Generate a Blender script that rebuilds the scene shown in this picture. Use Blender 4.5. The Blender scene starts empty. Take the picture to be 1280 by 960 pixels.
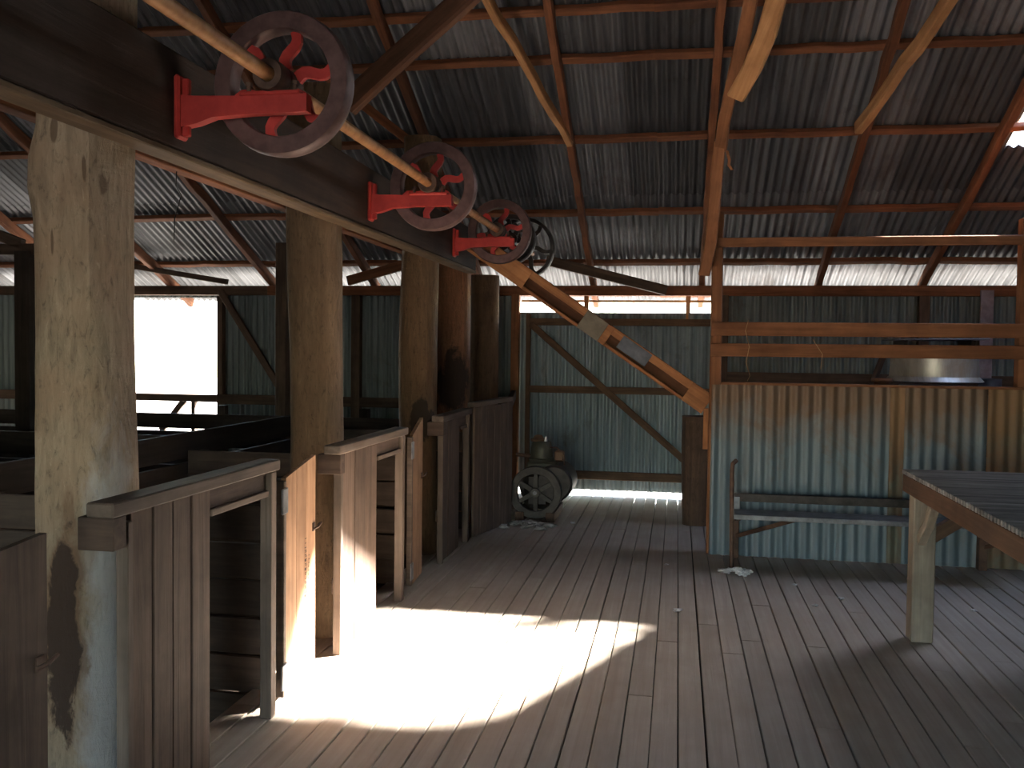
import bpy, bmesh, math, random
from mathutils import Matrix, Vector
random.seed(7)
R = math.radians
scene = bpy.context.scene
col = scene.collection

# ------------------------------------------------------------------ camera
cam_d = bpy.data.cameras.new('camera'); cam = bpy.data.objects.new('camera', cam_d); col.objects.link(cam)
cam_d.sensor_width = 36.0; cam_d.lens = 36.0 * 1150 / 1280; cam_d.clip_start = .05; cam_d.clip_end = 500
fw = Vector((-0.1766181, 0.98360717, -0.03637288)).normalized()
rt = fw.cross(Vector((0, 0, 1))).normalized(); up = rt.cross(fw)
a = R(.7); rt, up = rt * math.cos(a) + up * math.sin(a), up * math.cos(a) - rt * math.sin(a)
cam.matrix_world = Matrix(((rt.x, up.x, -fw.x, 0), (rt.y, up.y, -fw.y, 0), (rt.z, up.z, -fw.z, 1.55), (0, 0, 0, 1)))
scene.camera = cam

# ------------------------------------------------------------------ sky, sun, exposure
SUN = Vector((-1.36, -.9, -1.0)).normalized()          # direction the light travels
world = bpy.data.worlds.new('sky'); scene.world = world; world.use_nodes = True
nt = world.node_tree; nt.nodes.clear()
wo = nt.nodes.new('ShaderNodeOutputWorld'); bg = nt.nodes.new('ShaderNodeBackground'); sk = nt.nodes.new('ShaderNodeTexSky')
sk.sky_type = 'NISHITA'; sk.sun_disc = False; sk.sun_elevation = math.asin(-SUN.z)
sk.sun_rotation = math.atan2(-SUN.x, -SUN.y); sk.air_density = 1.0; sk.dust_density = .8
bg.inputs['Strength'].default_value = .16
nt.links.new(sk.outputs[0], bg.inputs[0]); nt.links.new(bg.outputs[0], wo.inputs[0])
sd = bpy.data.lights.new('sun', 'SUN'); sun = bpy.data.objects.new('sun', sd); col.objects.link(sun)
sd.energy = 14.0; sd.angle = R(2.6); sd.color = (1, .96, .90)
sun.rotation_euler = SUN.to_track_quat('-Z', 'Y').to_euler()
vs = scene.view_settings; vs.view_transform = 'Standard'; vs.look = 'None'; vs.gamma = 1.0; vs.use_curve_mapping = False
vs.exposure = 4.6
scene.cycles.max_bounces = 10; scene.cycles.diffuse_bounces = 7; scene.cycles.glossy_bounces = 3
scene.cycles.sample_clamp_indirect = 6.0; scene.cycles.use_denoising = True

# ------------------------------------------------------------------ materials
MATS = {}
def nn(t, kind, **kw):
    n = t.nodes.new(kind)
    for k, v in kw.items(): setattr(n, k, v)
    return n
def base_mat(name, rough, metal=0.0, spec=.35):
    m = bpy.data.materials.new(name); m.use_nodes = True; t = m.node_tree
    b = t.nodes['Principled BSDF']; b.inputs['Roughness'].default_value = rough; b.inputs['Metallic'].default_value = metal
    b.inputs['Specular IOR Level'].default_value = spec
    MATS[name] = m
    return m, t, b
def vary(t, colsock, amt):
    oi = nn(t, 'ShaderNodeObjectInfo'); mr = nn(t, 'ShaderNodeMapRange')
    mr.inputs['To Min'].default_value = 1 - amt; mr.inputs['To Max'].default_value = 1 + amt
    hs = nn(t, 'ShaderNodeHueSaturation')
    t.links.new(oi.outputs['Random'], mr.inputs['Value']); t.links.new(mr.outputs[0], hs.inputs['Value'])
    t.links.new(colsock, hs.inputs['Color'])
    return hs.outputs[0], oi
def noise(t, vec, scale, detail=5, rough=.6, dist=0.0):
    n = nn(t, 'ShaderNodeTexNoise'); n.inputs['Scale'].default_value = scale; n.inputs['Detail'].default_value = detail
    n.inputs['Roughness'].default_value = rough; n.inputs['Distortion'].default_value = dist
    t.links.new(vec, n.inputs['Vector']); return n.outputs['Fac']
def ramp(t, fac, stops):
    r = nn(t, 'ShaderNodeValToRGB'); e = r.color_ramp.elements
    while len(e) < len(stops): e.new(.5)
    for el, (p, c) in zip(e, stops): el.position = p; el.color = (*c, 1)
    t.links.new(fac, r.inputs[0]); return r.outputs[0]
def mixc(t, fac, c1, c2, mode='MIX'):
    m = nn(t, 'ShaderNodeMix', data_type='RGBA', blend_type=mode)
    if isinstance(fac, (int, float)): m.inputs[0].default_value = fac
    else: t.links.new(fac, m.inputs[0])
    for i, c in ((6, c1), (7, c2)):
        if isinstance(c, tuple): m.inputs[i].default_value = (*c, 1)
        else: t.links.new(c, m.inputs[i])
    return m.outputs[2]
def bump(t, b, h, s, d=.01):
    n = nn(t, 'ShaderNodeBump'); n.inputs['Strength'].default_value = s; n.inputs['Distance'].default_value = d
    t.links.new(h, n.inputs['Height']); t.links.new(n.outputs[0], b.inputs['Normal'])
def objvec(t, scale, rnd=True):
    tc = nn(t, 'ShaderNodeTexCoord'); mp = nn(t, 'ShaderNodeMapping'); mp.inputs['Scale'].default_value = scale
    if rnd:
        oi = nn(t, 'ShaderNodeObjectInfo'); ml = nn(t, 'ShaderNodeMath', operation='MULTIPLY'); ml.inputs[1].default_value = 37.0
        cb = nn(t, 'ShaderNodeCombineXYZ')
        t.links.new(oi.outputs['Random'], ml.inputs[0])
        for i in range(3): t.links.new(ml.outputs[0], cb.inputs[i])
        t.links.new(cb.outputs[0], mp.inputs['Location'])
    t.links.new(tc.outputs['Object'], mp.inputs['Vector'])
    return mp.outputs[0], tc.outputs['Object']
def wood(name, dark, light, grain=22.0, along=1.2, axis=0, rough=.8, var=.2, patch=None, stains_and_light=(), bumps=.5):
    m, t, b = base_mat(name, rough, spec=.25)
    s = [grain] * 3; s[axis] = along
    v, raw = objvec(t, s)
    f = noise(t, v, 1.0, 7, .65, .6)
    c = ramp(t, f, [(.28, dark), (.5, tuple((x + y) / 2 for x, y in zip(dark, light))), (.72, light)])
    v2, _ = objvec(t, (2.5, 2.5, 2.5))
    f2 = noise(t, v2, 1.3, 4, .6)
    c = mixc(t, ramp(t, f2, [(.4, (0, 0, 0)), (.75, (.7, .7, .7))]), c, patch or tuple(x * .55 for x in dark))
    if axis == 2:                                    # weathered logs: coarse adze marks, checks and flecks
        v3, _ = objvec(t, (42, 42, 13)); f3 = noise(t, v3, 1.0, 6, .75, 1.2)
        c = mixc(t, ramp(t, f3, [(.33, (.62, .62, .62)), (.47, (0, 0, 0))]), c, tuple(x * .45 for x in dark))
        c = mixc(t, ramp(t, f3, [(.6, (0, 0, 0)), (.72, (.45, .45, .45))]), c, tuple(min(.6, x * 1.5) for x in light))
        v4, _ = objvec(t, (5, 5, 22)); f4 = noise(t, v4, 1.0, 3, .6, .8)
        fa = nn(t, 'ShaderNodeMath', operation='ADD'); t.links.new(f3, fa.inputs[0]); t.links.new(f4, fa.inputs[1]); f = fa.outputs[0]
    for cen, rad, sc, alpha, soft in stains_and_light:         # worn or greasy marks, or painted light, with a shape of their own
        vk, _ = objvec(t, (9, 9, 5)); fk = noise(t, vk, 1.0, 5, .65, .5)
        sb = nn(t, 'ShaderNodeVectorMath', operation='SUBTRACT'); sb.inputs[1].default_value = cen
        dv = nn(t, 'ShaderNodeVectorMath', operation='DIVIDE'); dv.inputs[1].default_value = rad
        ln = nn(t, 'ShaderNodeVectorMath', operation='LENGTH')
        t.links.new(raw, sb.inputs[0]); t.links.new(sb.outputs[0], dv.inputs[0]); t.links.new(dv.outputs[0], ln.inputs[0])
        ad = nn(t, 'ShaderNodeMath', operation='MULTIPLY_ADD'); ad.inputs[1].default_value = 1.7
        t.links.new(fk, ad.inputs[0]); t.links.new(ln.outputs['Value'], ad.inputs[2])
        mr = nn(t, 'ShaderNodeMapRange'); mr.inputs['From Min'].default_value = 1.72 - soft; mr.inputs['From Max'].default_value = 1.72 + soft
        mr.inputs['To Min'].default_value = alpha; mr.inputs['To Max'].default_value = 0
        t.links.new(ad.outputs[0], mr.inputs['Value'])
        c = mixc(t, mr.outputs[0], c, sc)
    c, _ = vary(t, c, var)
    t.links.new(c, b.inputs['Base Color']); bump(t, b, f, bumps, .006)
    return m
def tin(name, c1, c2, rust, amt=.35, metal=.45, rough=.5, var=.2, topstain=None):
    m, t, b = base_mat(name, rough, metal, .4)
    v, raw = objvec(t, (19, .55, 3)); f = noise(t, v, 1.0, 6, .7)
    c = ramp(t, f, [(.3, c1), (.7, c2)])
    v2, _ = objvec(t, (1.6, 1.1, 1.6)); f2 = noise(t, v2, 1.4, 6, .7, .5)
    lo = .62 - amt * .35
    k = ramp(t, f2, [(lo, (0, 0, 0)), (lo + .2, (.85, .85, .85))])
    c = mixc(t, k, c, rust)
    if topstain:
        sx = nn(t, 'ShaderNodeSeparateXYZ'); t.links.new(raw, sx.inputs[0])
        ad = nn(t, 'ShaderNodeMath', operation='MULTIPLY_ADD'); ad.inputs[1].default_value = .9
        t.links.new(f2, ad.inputs[0]); t.links.new(sx.outputs[1], ad.inputs[2])
        mr = nn(t, 'ShaderNodeMapRange'); mr.inputs['From Min'].default_value = topstain[0]; mr.inputs['From Max'].default_value = topstain[1]
        mr.inputs['To Max'].default_value = .8
        t.links.new(ad.outputs[0], mr.inputs['Value'])
        c = mixc(t, mr.outputs[0], c, topstain[2])
    c, _ = vary(t, c, var)
    t.links.new(c, b.inputs['Base Color'])
    rr = nn(t, 'ShaderNodeMapRange'); rr.inputs['To Min'].default_value = rough - .12; rr.inputs['To Max'].default_value = rough + .25
    t.links.new(f2, rr.inputs['Value']); t.links.new(rr.outputs[0], b.inputs['Roughness'])
    bump(t, b, f, .15, .004)
    return m
def paint(name, c1, c2, rough=.55, metal=0.0, scale=9, var=.06, spec=.35):
    m, t, b = base_mat(name, rough, metal, spec)
    v, _ = objvec(t, (1, 1, 1)); f = noise(t, v, scale, 6, .65)
    c = ramp(t, f, [(.38, c1), (.68, c2)]); c, _ = vary(t, c, var)
    t.links.new(c, b.inputs['Base Color']); bump(t, b, f, .25, .004)
    return m

POSTC = ((.15, .11, .072), (.34, .268, .185))
KN = (.085, .052, .03)
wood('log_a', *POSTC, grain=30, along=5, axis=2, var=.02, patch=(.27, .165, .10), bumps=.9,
     stains_and_light=[((.17, -.12, .40), (.115, .3, .85), (.42, .42, .42), .65, .3), ((.015, -.15, .66), (.075, .2, .46), (.16, .095, .055), .8, .12), ((.01, -.15, .60), (.06, .2, .42), (.04, .024, .018), .92, .07),  # first entry paints cool sky light low on the post; the rest is wear
             ((.114, -.15, 2.07), (.008, .1, .055), KN, .8, .15), ((.08, -.15, 2.11), (.006, .1, .04), KN, .8, .15), ((-.014, -.15, 2.24), (.011, .1, .04), KN, .8, .15), ((-.03, -.15, 1.88), (.007, .1, .05), KN, .8, .15), ((.13, -.15, 1.83), (.008, .1, .05), KN, .8, .15)])
wood('log_b', (.085, .055, .032), (.195, .13, .076), grain=28, along=4.5, axis=2, var=.02, patch=(.15, .09, .05), bumps=.9)
wood('log_c', (.08, .048, .026), (.18, .11, .058), grain=28, along=4.0, axis=2, var=.02, patch=(.11, .062, .034), bumps=.9,
     stains_and_light=[((.06, -.16, 1.02), (.10, .16, .17), (.03, .02, .014), .92, .08)])
wood('log_d', (.12, .055, .028), (.26, .12, .06), grain=24, along=2.0, axis=2, var=.04, patch=(.09, .045, .025),
     stains_and_light=[((.05, -.12, 1.25), (.15, .3, .34), (.02, .013, .01), .92, .12)])
wood('log_e', (.07, .04, .024), (.15, .09, .05), grain=24, along=2.0, axis=2, var=.04)
wood('rafter', (.10, .035, .016), (.24, .095, .045), var=.25)
wood('dark_rafter', (.05, .022, .012), (.125, .055, .03), var=.1)
wood('rail_wood', (.15, .06, .027), (.31, .135, .062), var=.12)
wood('strut_light', (.26, .12, .05), (.50, .27, .12), var=.1)
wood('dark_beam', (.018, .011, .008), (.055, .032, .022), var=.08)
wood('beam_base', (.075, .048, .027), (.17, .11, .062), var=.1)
wood('pen_board', (.055, .036, .026), (.13, .088, .063), var=.18, grain=26)
wood('pen_rail', (.07, .05, .038), (.15, .112, .086), var=.12)
wood('gate_board', (.20, .105, .055), (.40, .24, .14), var=.12, grain=24)
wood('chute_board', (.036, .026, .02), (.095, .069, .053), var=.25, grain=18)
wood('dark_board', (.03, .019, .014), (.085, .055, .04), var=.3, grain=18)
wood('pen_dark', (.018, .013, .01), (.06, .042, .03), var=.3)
wood('floor_wood', (.30, .247, .20), (.42, .358, .295), var=.06, grain=30, along=.9, patch=(.29, .23, .18), rough=.72, bumps=.35)
wood('joist', (.02, .014, .01), (.04, .028, .02))
wood('table_leg', (.14, .115, .087), (.28, .24, .19), axis=0, var=.05)
wood('table_rail', (.05, .028, .017), (.11, .06, .036), var=.08)
wood('table_slat', (.10, .09, .085), (.21, .19, .18), var=.25)
wood('guard_wood', (.19, .075, .03), (.40, .18, .075), var=.1)
wood('guard_panel', (.07, .03, .015), (.16, .065, .03), var=.1)
wood('stump_wood', (.045, .026, .017), (.12, .07, .045), axis=2, grain=20)
wood('studs', (.05, .032, .022), (.13, .085, .058), var=.2)
wood('door_frame_wood', (.06, .036, .022), (.16, .095, .055), var=.2)
tin('roof_tin', (.055, .056, .063), (.165, .165, .176), (.06, .045, .04), .25, metal=.4, rough=.45, var=.5)
tin('wall_tin', (.085, .11, .11), (.24, .275, .27), (.10, .075, .05), .15, metal=.35, rough=.5, var=.15)
tin('door_tin', (.12, .16, .175), (.28, .33, .34), (.09, .08, .06), .12, metal=.35, rough=.48, var=.08)
tin('partition_tin', (.085, .12, .138), (.17, .21, .228), (.13, .10, .065), .22, metal=.3, rough=.5, var=.07, topstain=(1.28, 1.62, (.15, .078, .034)))
tin('rusty_tin', (.07, .085, .07), (.14, .145, .11), (.13, .07, .035), .75, metal=.2, rough=.6, var=.05, topstain=(1.1, 1.7, (.24, .14, .07)))
tin('tank_tin', (.34, .31, .26), (.55, .52, .46), (.36, .25, .14), .3, metal=.6, rough=.36, var=.05)
paint('red_paint', (.28, .017, .013), (.42, .034, .026), .55)
paint('rim_iron', (.065, .032, .028), (.11, .06, .055), .55, .2, scale=14)
paint('shaft_rust', (.20, .085, .03), (.34, .17, .07), .6, .2, scale=12)
paint('black_iron', (.02, .017, .015), (.055, .045, .04), .55, .4)
paint('rust_iron', (.05, .028, .02), (.13, .075, .05), .65, .3)
paint('engine_iron', (.038, .032, .027), (.082, .07, .06), .6, .3)
paint('engine_green', (.035, .034, .023), (.07, .065, .043), .55, .2)
paint('engine_brown', (.10, .055, .03), (.16, .09, .05), .6, .2)
paint('old_steel', (.10, .10, .105), (.22, .22, .225), .45, .5)
paint('grey_zinc', (.10, .085, .062), (.17, .14, .10), .6, .1)
paint('blue_zinc', (.055, .062, .078), (.11, .12, .145), .6, .1)
paint('wool', (.42, .40, .38), (.68, .66, .64), .95, spec=.1)
paint('wool_grey', (.16, .145, .13), (.33, .31, .29), .95, spec=.1)
paint('twine', (.30, .19, .10), (.42, .28, .16), .9)
paint('soil', (.14, .13, .115), (.20, .187, .165), .95, scale=1.2, spec=.1)
paint('pale_board', (.20, .16, .17), (.32, .27, .28), .8)
paint('ink', (.03, .02, .015), (.05, .035, .025), .9)

# ------------------------------------------------------------------ object helpers
WM = {}
def W(o): return WM[o.name]
def link(o, parent, world_m):
    col.objects.link(o)
    if parent is not None:
        o.parent = parent; o.matrix_local = W(parent).inverted() @ world_m
    else:
        o.matrix_world = world_m
    WM[o.name] = world_m.copy()
    return o
def tag(o, label=None, cat=None, group=None, kind=None):
    for k, v in (('label', label), ('category', cat), ('group', group), ('kind', kind)):
        if v: o[k] = v
    return o
def empty(name, loc=(0, 0, 0), rz=0.0, label=None, cat=None, group=None, kind=None):
    o = bpy.data.objects.new(name, None); o.empty_display_size = .1
    link(o, None, Matrix.Translation(loc) @ Matrix.Rotation(rz, 4, 'Z'))
    return tag(o, label, cat, group, kind)
def meshobj(name, bm, mat, parent=None, m=None, smooth=False):
    me = bpy.data.meshes.new(name)
    bmesh.ops.recalc_face_normals(bm, faces=bm.faces)
    if smooth:
        for f in bm.faces: f.smooth = True
    bm.to_mesh(me); bm.free()
    me.materials.append(MATS[mat])
    if smooth: me.set_sharp_from_angle(angle=R(38))
    return link(bpy.data.objects.new(name, me), parent, m or Matrix.Identity(4))
def share(name, me, parent, m): return link(bpy.data.objects.new(name, me), parent, m)
def T(*p): return Matrix.Translation(p)
def frame(p, q, upv=(0, 0, 1)):
    p, q = Vector(p), Vector(q); x = (q - p).normalized(); u = Vector(upv)
    y = u.cross(x)
    if y.length < 1e-4: y = Vector((0, 1, 0)).cross(x) if abs(x.y) < .9 else Vector((1, 0, 0)).cross(x)
    y.normalize(); z = x.cross(y)
    return Matrix(((x.x, y.x, z.x, p.x), (x.y, y.y, z.y, p.y), (x.z, y.z, z.z, p.z), (0, 0, 0, 1))), (q - p).length
def add_box(bm, x0, x1, y0, y1, z0, z1, bev=0.0):
    vs = [bm.verts.new(v) for v in ((x0, y0, z0), (x1, y0, z0), (x1, y1, z0), (x0, y1, z0), (x0, y0, z1), (x1, y0, z1), (x1, y1, z1), (x0, y1, z1))]
    fs = [bm.faces.new([vs[i] for i in f]) for f in ((0, 3, 2, 1), (4, 5, 6, 7), (0, 1, 5, 4), (1, 2, 6, 5), (2, 3, 7, 6), (3, 0, 4, 7))]
    if bev: bmesh.ops.bevel(bm, geom=list({e for f in fs for e in f.edges}), offset=bev, segments=1, affect='EDGES', profile=.5)
    return vs
def timber(name, p, q, w, h, mat, parent=None, upv=(0, 0, 1), bev=.004, rough=0.0, off=(0, 0)):
    """a sawn or split timber from p to q: local X runs along it, w across, h up"""
    m, L = frame(p, q, upv); bm = bmesh.new()
    if rough:
        n = max(4, int(L / .22)); rings = []
        for i in range(n + 1):
            x = L * i / n; ow = (random.random() - .5) * rough; oh = (random.random() - .5) * rough
            g = 1 + (random.random() - .5) * rough * 3
            rings.append([bm.verts.new((x, ow + w * .5 * g * sy * c, oh + h * .5 * g * sz * d)) for sy, sz, c, d in
                          ((-1, -1, .8, 1), (1, -1, .8, 1), (1, -1, 1, .7), (1, 1, 1, .7), (1, 1, .8, 1), (-1, 1, .8, 1), (-1, 1, 1, .7), (-1, -1, 1, .7))])
        for A, B in zip(rings, rings[1:]):
            for k in range(8): bm.faces.new((A[k], A[(k + 1) % 8], B[(k + 1) % 8], B[k]))
        bm.faces.new(rings[0][::-1]); bm.faces.new(rings[-1])
    else:
        add_box(bm, 0, L, -w / 2, w / 2, -h / 2, h / 2, min(bev, w * .3, h * .3))
    return meshobj(name, bm, mat, parent, m @ T(0, off[0], off[1]))
def board(name, x0, x1, y0, y1, z0, z1, mat, parent=None, bev=.003, axis=None):
    """axis-aligned board; local X is its longest side so that grain follows it"""
    d = (x1 - x0, y1 - y0, z1 - z0); ax = axis if axis is not None else d.index(max(d)); c = [(x0 + x1) / 2, (y0 + y1) / 2, (z0 + z1) / 2]
    p, q = c[:], c[:]
    lo, hi = ((x0, x1), (y0, y1), (z0, z1))[ax]; p[ax] = lo; q[ax] = hi
    if ax == 0: return timber(name, p, q, d[1], d[2], mat, parent, bev=bev)
    if ax == 1: return timber(name, p, q, d[0], d[2], mat, parent, bev=bev)
    return timber(name, p, q, d[1], d[0], mat, parent, upv=(1, 0, 0), bev=bev)
def add_tube(bm, pts, r, n=10, caps=True):
    rings = []; pts = [Vector(p) for p in pts]; ref = None
    for i, p in enumerate(pts):
        t = (pts[min(i + 1, len(pts) - 1)] - pts[max(i - 1, 0)]).normalized()
        if ref is None: ref = Vector((0, 0, 1)) if abs(t.z) < .9 else Vector((1, 0, 0))
        a_ = t.cross(ref).normalized(); b_ = a_.cross(t); ref = b_
        rr = r[i] if isinstance(r, (list, tuple)) else r
        rings.append([bm.verts.new(p + a_ * math.cos(k * math.tau / n) * rr + b_ * math.sin(k * math.tau / n) * rr) for k in range(n)])
    for A, B in zip(rings, rings[1:]):
        for k in range(n): bm.faces.new((A[k], A[(k + 1) % n], B[(k + 1) % n], B[k]))
    if caps: bm.faces.new(rings[0][::-1]); bm.faces.new(rings[-1])
def tube(name, pts, r, mat, parent=None, n=10):
    bm = bmesh.new(); o = Vector(pts[0]); add_tube(bm, [Vector(p) - o for p in pts], r, n)
    return meshobj(name, bm, mat, parent, T(*o), smooth=True)
def lathe(name, prof, mat, parent, m, n=32, closed=False):
    """revolve (radius, z) profile about local Z"""
    bm = bmesh.new(); rings = []
    for r_, z_ in prof:
        rings.append([bm.verts.new((r_ * math.cos(k * math.tau / n), r_ * math.sin(k * math.tau / n), z_)) for k in range(n)])
    prs = list(zip(rings, rings[1:])) + ([(rings[-1], rings[0])] if closed else [])
    for A, B in prs:
        for k in range(n): bm.faces.new((A[k], A[(k + 1) % n], B[(k + 1) % n], B[k]))
    if not closed: bm.faces.new(rings[0][::-1]); bm.faces.new(rings[-1])
    return meshobj(name, bm, mat, parent, m, smooth=True)
CM = {}
def corr_mesh(width, length, mat, pitch=.076, amp=.0135, seg=8, ny=1):
    key = (round(width, 3), round(length, 3), mat, pitch)
    if key in CM: return CM[key]
    n = max(2, int(round(width / pitch * seg))); bm = bmesh.new(); th = .0012
    def z(x): return amp * math.sin(math.tau * x / pitch)
    top = [[bm.verts.new((width * i / n, length * j / ny, z(width * i / n) + th)) for i in range(n + 1)] for j in range(ny + 1)]
    bot = [[bm.verts.new((width * i / n, length * j / ny, z(width * i / n) - th)) for i in range(n + 1)] for j in range(ny + 1)]
    for j in range(ny):
        for i in range(n):
            bm.faces.new((top[j][i], top[j][i + 1], top[j + 1][i + 1], top[j + 1][i]))
            bm.faces.new((bot[j][i], bot[j + 1][i], bot[j + 1][i + 1], bot[j][i + 1]))
        bm.faces.new((top[j][0], top[j + 1][0], bot[j + 1][0], bot[j][0])); bm.faces.new((top[j][n], bot[j][n], bot[j + 1][n], top[j + 1][n]))
    for i in range(n):
        bm.faces.new((top[0][i], bot[0][i], bot[0][i + 1], top[0][i + 1])); bm.faces.new((top[ny][i], top[ny][i + 1], bot[ny][i + 1], bot[ny][i]))
    me = bpy.data.meshes.new('corrugated_sheet'); bmesh.ops.recalc_face_normals(bm, faces=bm.faces)
    for f in bm.faces: f.smooth = True
    bm.to_mesh(me); bm.free(); me.materials.append(MATS[mat]); me.set_sharp_from_angle(angle=R(60)); CM[key] = me
    return me
MWALLX = Matrix(((1, 0, 0, 0), (0, 0, -1, 0), (0, 1, 0, 0), (0, 0, 0, 1)))      # sheet x->X, y->Z, faces -Y
MWALLY = Matrix(((0, 0, 1, 0), (1, 0, 0, 0), (0, 1, 0, 0), (0, 0, 0, 1)))      # sheet x->Y, y->Z
def wall_sheets(parent, x0, x1, y, z0, z1, mat, wid=.684, alongY=False, jit=.0):
    n = max(1, math.ceil((x1 - x0) / wid - 1e-6)); x = x0; i = 0
    while x < x1 - 1e-4:
        w = min(wid, x1 - x); dz = (random.random() - .5) * jit; k = .0018 * (i % 2)
        me = corr_mesh(w + (.04 if x + w < x1 - 1e-4 else 0), z1 - z0, mat)
        share('corrugated_sheet', me, parent, (T(y + k, x, z0 + dz) @ MWALLY) if alongY else (T(x, y + k, z0 + dz) @ MWALLX))
        x += w; i += 1

# ------------------------------------------------------------------ ground and floor
bm = bmesh.new(); add_box(bm, -60, 60, -60, 60, -.75, -.6)
tag(meshobj('ground', bm, 'soil'), kind='structure')
floor = empty('floor', (1.6, 4, 0), kind='structure')
x = -1.872; bw = .112; row = 0
while x < 4.9:
    cuts = [-3.4, 9.86]
    r_ = random.Random(row * 13 + 5)
    c0 = r_.uniform(-1.0, 6.5)
    while c0 < 9.2:
        cuts.append(c0); c0 += r_.uniform(4.6, 5.6)
    cuts.sort()
    for c1, c2 in zip(cuts, cuts[1:]):
        dz = r_.uniform(-.0025, .0015)
        board('floor_plank', x, x + bw - r_.uniform(.004, .009), c1 + .0015, c2 - .0015, -.028 + dz, dz, 'floor_wood', floor, bev=.003, axis=1)
    x += bw; row += 1
bm = bmesh.new(); add_box(bm, -1.87, 4.95, -3.4, 9.86, -.5, -.06); meshobj('joist_frame', bm, 'joist', floor)
fp = empty('floor_pen', (-5, 4, -.35), kind='structure')
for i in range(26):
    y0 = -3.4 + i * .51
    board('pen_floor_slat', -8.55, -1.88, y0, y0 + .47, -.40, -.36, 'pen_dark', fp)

# ------------------------------------------------------------------ roof
RS = .449; RY, RZ = 9.8, 2.42; AN = math.atan(RS); CA = math.cos(AN)
RIDGE = 2.9
def rz(y, off=0.0): return RZ + RS * (RY - y) + off
ceil = empty('ceiling', (-1.8, 3, 2.4), kind='structure')
# sheet local x -> X, y -> down the slope; courses given by their upper and lower Y
def roof_m(x, y): return T(x, y, rz(y) + .012) @ Matrix.Rotation(-AN, 4, 'X')
HX0, HX1, HY0, HY1 = 2.56, 4.12, 7.05, 8.02
cols_x = []; x = 2.56 - .76 * 15
while x < 5.2: cols_x.append(x); x += .76
courses = [(8.56, 10.5), (6.78, 8.64), (4.8, 6.86), (2.86, 4.88)]
for ci, (ya, yb) in enumerate(courses):
    for xi, x0 in enumerate(cols_x):
        spans = [(ya, yb)]
        gap = HX0 - .01 <= x0 < HX1 - .01 and ci == 1
        if gap: spans = [(ya, HY0), (HY1, yb)]                # sheets missing here: the hole in the roof
        for s0, s1 in spans:
            me = corr_mesh(.76 if x0 < HX0 - .01 < x0 + .8 else .8, (s1 - s0) / CA, 'roof_tin')
            share('corrugated_sheet', me, ceil, roof_m(x0, s0) @ T(0, 0, .004 * (ci % 2) + .002 * (xi % 2)))
        if gap and x0 + .76 > HX1:                            # narrow sheet closing the rest of the last column
            share('corrugated_sheet', corr_mesh(x0 + .8 - HX1, (HY1 - HY0 + .24) / CA, 'roof_tin'), ceil, roof_m(HX1, HY0 - .12) @ T(0, 0, .012))
for xi, x0 in enumerate(cols_x):
    for ya, yb in ((-.6, 2.94), (-4.1, -.5)):
        me = corr_mesh(.8, (yb - ya) / CA, 'roof_tin')
        zr = rz(RIDGE) - RS * (RIDGE - yb)
        share('corrugated_sheet', me, ceil, T(x0, yb, zr + .012) @ Matrix.Rotation(math.pi, 4, 'Z') @ Matrix.Rotation(-AN, 4, 'X') @ T(-.8, 0, 0))
XL, XR = -8.6, 5.0
for py in (10.25, 9.617, 8.75, 7.73, 6.86, 6.42, 5.5, 4.6, 3.7, 3.0):
    y = py
    xs = [XL, XL + 4.6, -.2, XR] if py not in (9.617,) else [XL, -3, 1.8, XR]
    for xa, xb in zip(xs, xs[1:]):
        timber('purlin', (xa, y, rz(y, -.026) + random.uniform(-.006, .004)), (xb, y, rz(y, -.026) + random.uniform(-.006, .004)), .07, .048, 'rafter', ceil, upv=(0, RS, 1), rough=.012)
for py in (2.0, .6, -.8, -2.2, -3.6):
    z = rz(RIDGE) - RS * (RIDGE - py) - .026
    timber('purlin', (XL, py, z), (XR, py, z), .07, .048, 'rafter', ceil, upv=(0, -RS, 1))
rx = [-8.3, -7.0, -5.82, -4.55, -3.35, -2.12, -.905, .235, 1.41, 2.42, 3.62, 4.84]
for x in rx:
    timber('rafter', (x, 10.33, rz(10.33, -.10)), (x + random.uniform(-.015, .015), RIDGE, rz(RIDGE, -.10)), .062, .10, 'rafter', ceil, upv=(0, RS, 1), rough=.012)
    timber('rafter', (x, RIDGE, rz(RIDGE, -.10)), (x, -4.0, rz(RIDGE, -.10) - RS * (RIDGE + 4.0)), .062, .10, 'rafter', ceil, upv=(0, -RS, 1))
timber('ridge_board', (XL, RIDGE, rz(RIDGE, -.12)), (XR, RIDGE, rz(RIDGE, -.12)), .04, .2, 'rafter', ceil)
# roof struts and the tie beam they run up to
timber('tie_beam', (XL, 4.1, 4.25), (XR, 4.1, 4.25), .09, .34, 'rafter', ceil)
timber('brace', (-1.78, 4.77, 2.86), (.21, 4.77, 4.50), .075, .115, 'dark_rafter', ceil, rough=.012)
timber('brace', (-2.05, 6.8, 3.14), (-2.75, 6.8, 3.68), .06, .07, 'rafter', ceil)
timber('brace', (-.905, 7.60, 3.27), (-1.615, 4.17, 4.40), .055, .075, 'strut_light', ceil, rough=.02)
timber('brace', (1.35, 7.55, 3.30), (1.785, 4.17, 4.09), .06, .10, 'strut_light', ceil, rough=.015)
timber('brace', (-1.33, 9.3, 2.47), (-.13, 9.66, 2.19), .06, .10, 'studs', ceil)
timber('brace', (-3.52, 9.5, 2.28), (-2.3, 9.45, 2.60), .06, .10, 'rafter', ceil)
timber('brace', (-6.6, 9.5, 2.53), (-4.92, 9.5, 2.27), .05, .06, 'studs', ceil)
timber('brace', (-5.5, 7.0, 2.4), (-6.9, 7.0, 2.9), .06, .09, 'studs', ceil)
timber('brace', (-8.5, 7.0, 2.36), (-5.3, 7.0, 2.36), .06, .09, 'studs', ceil)

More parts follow.
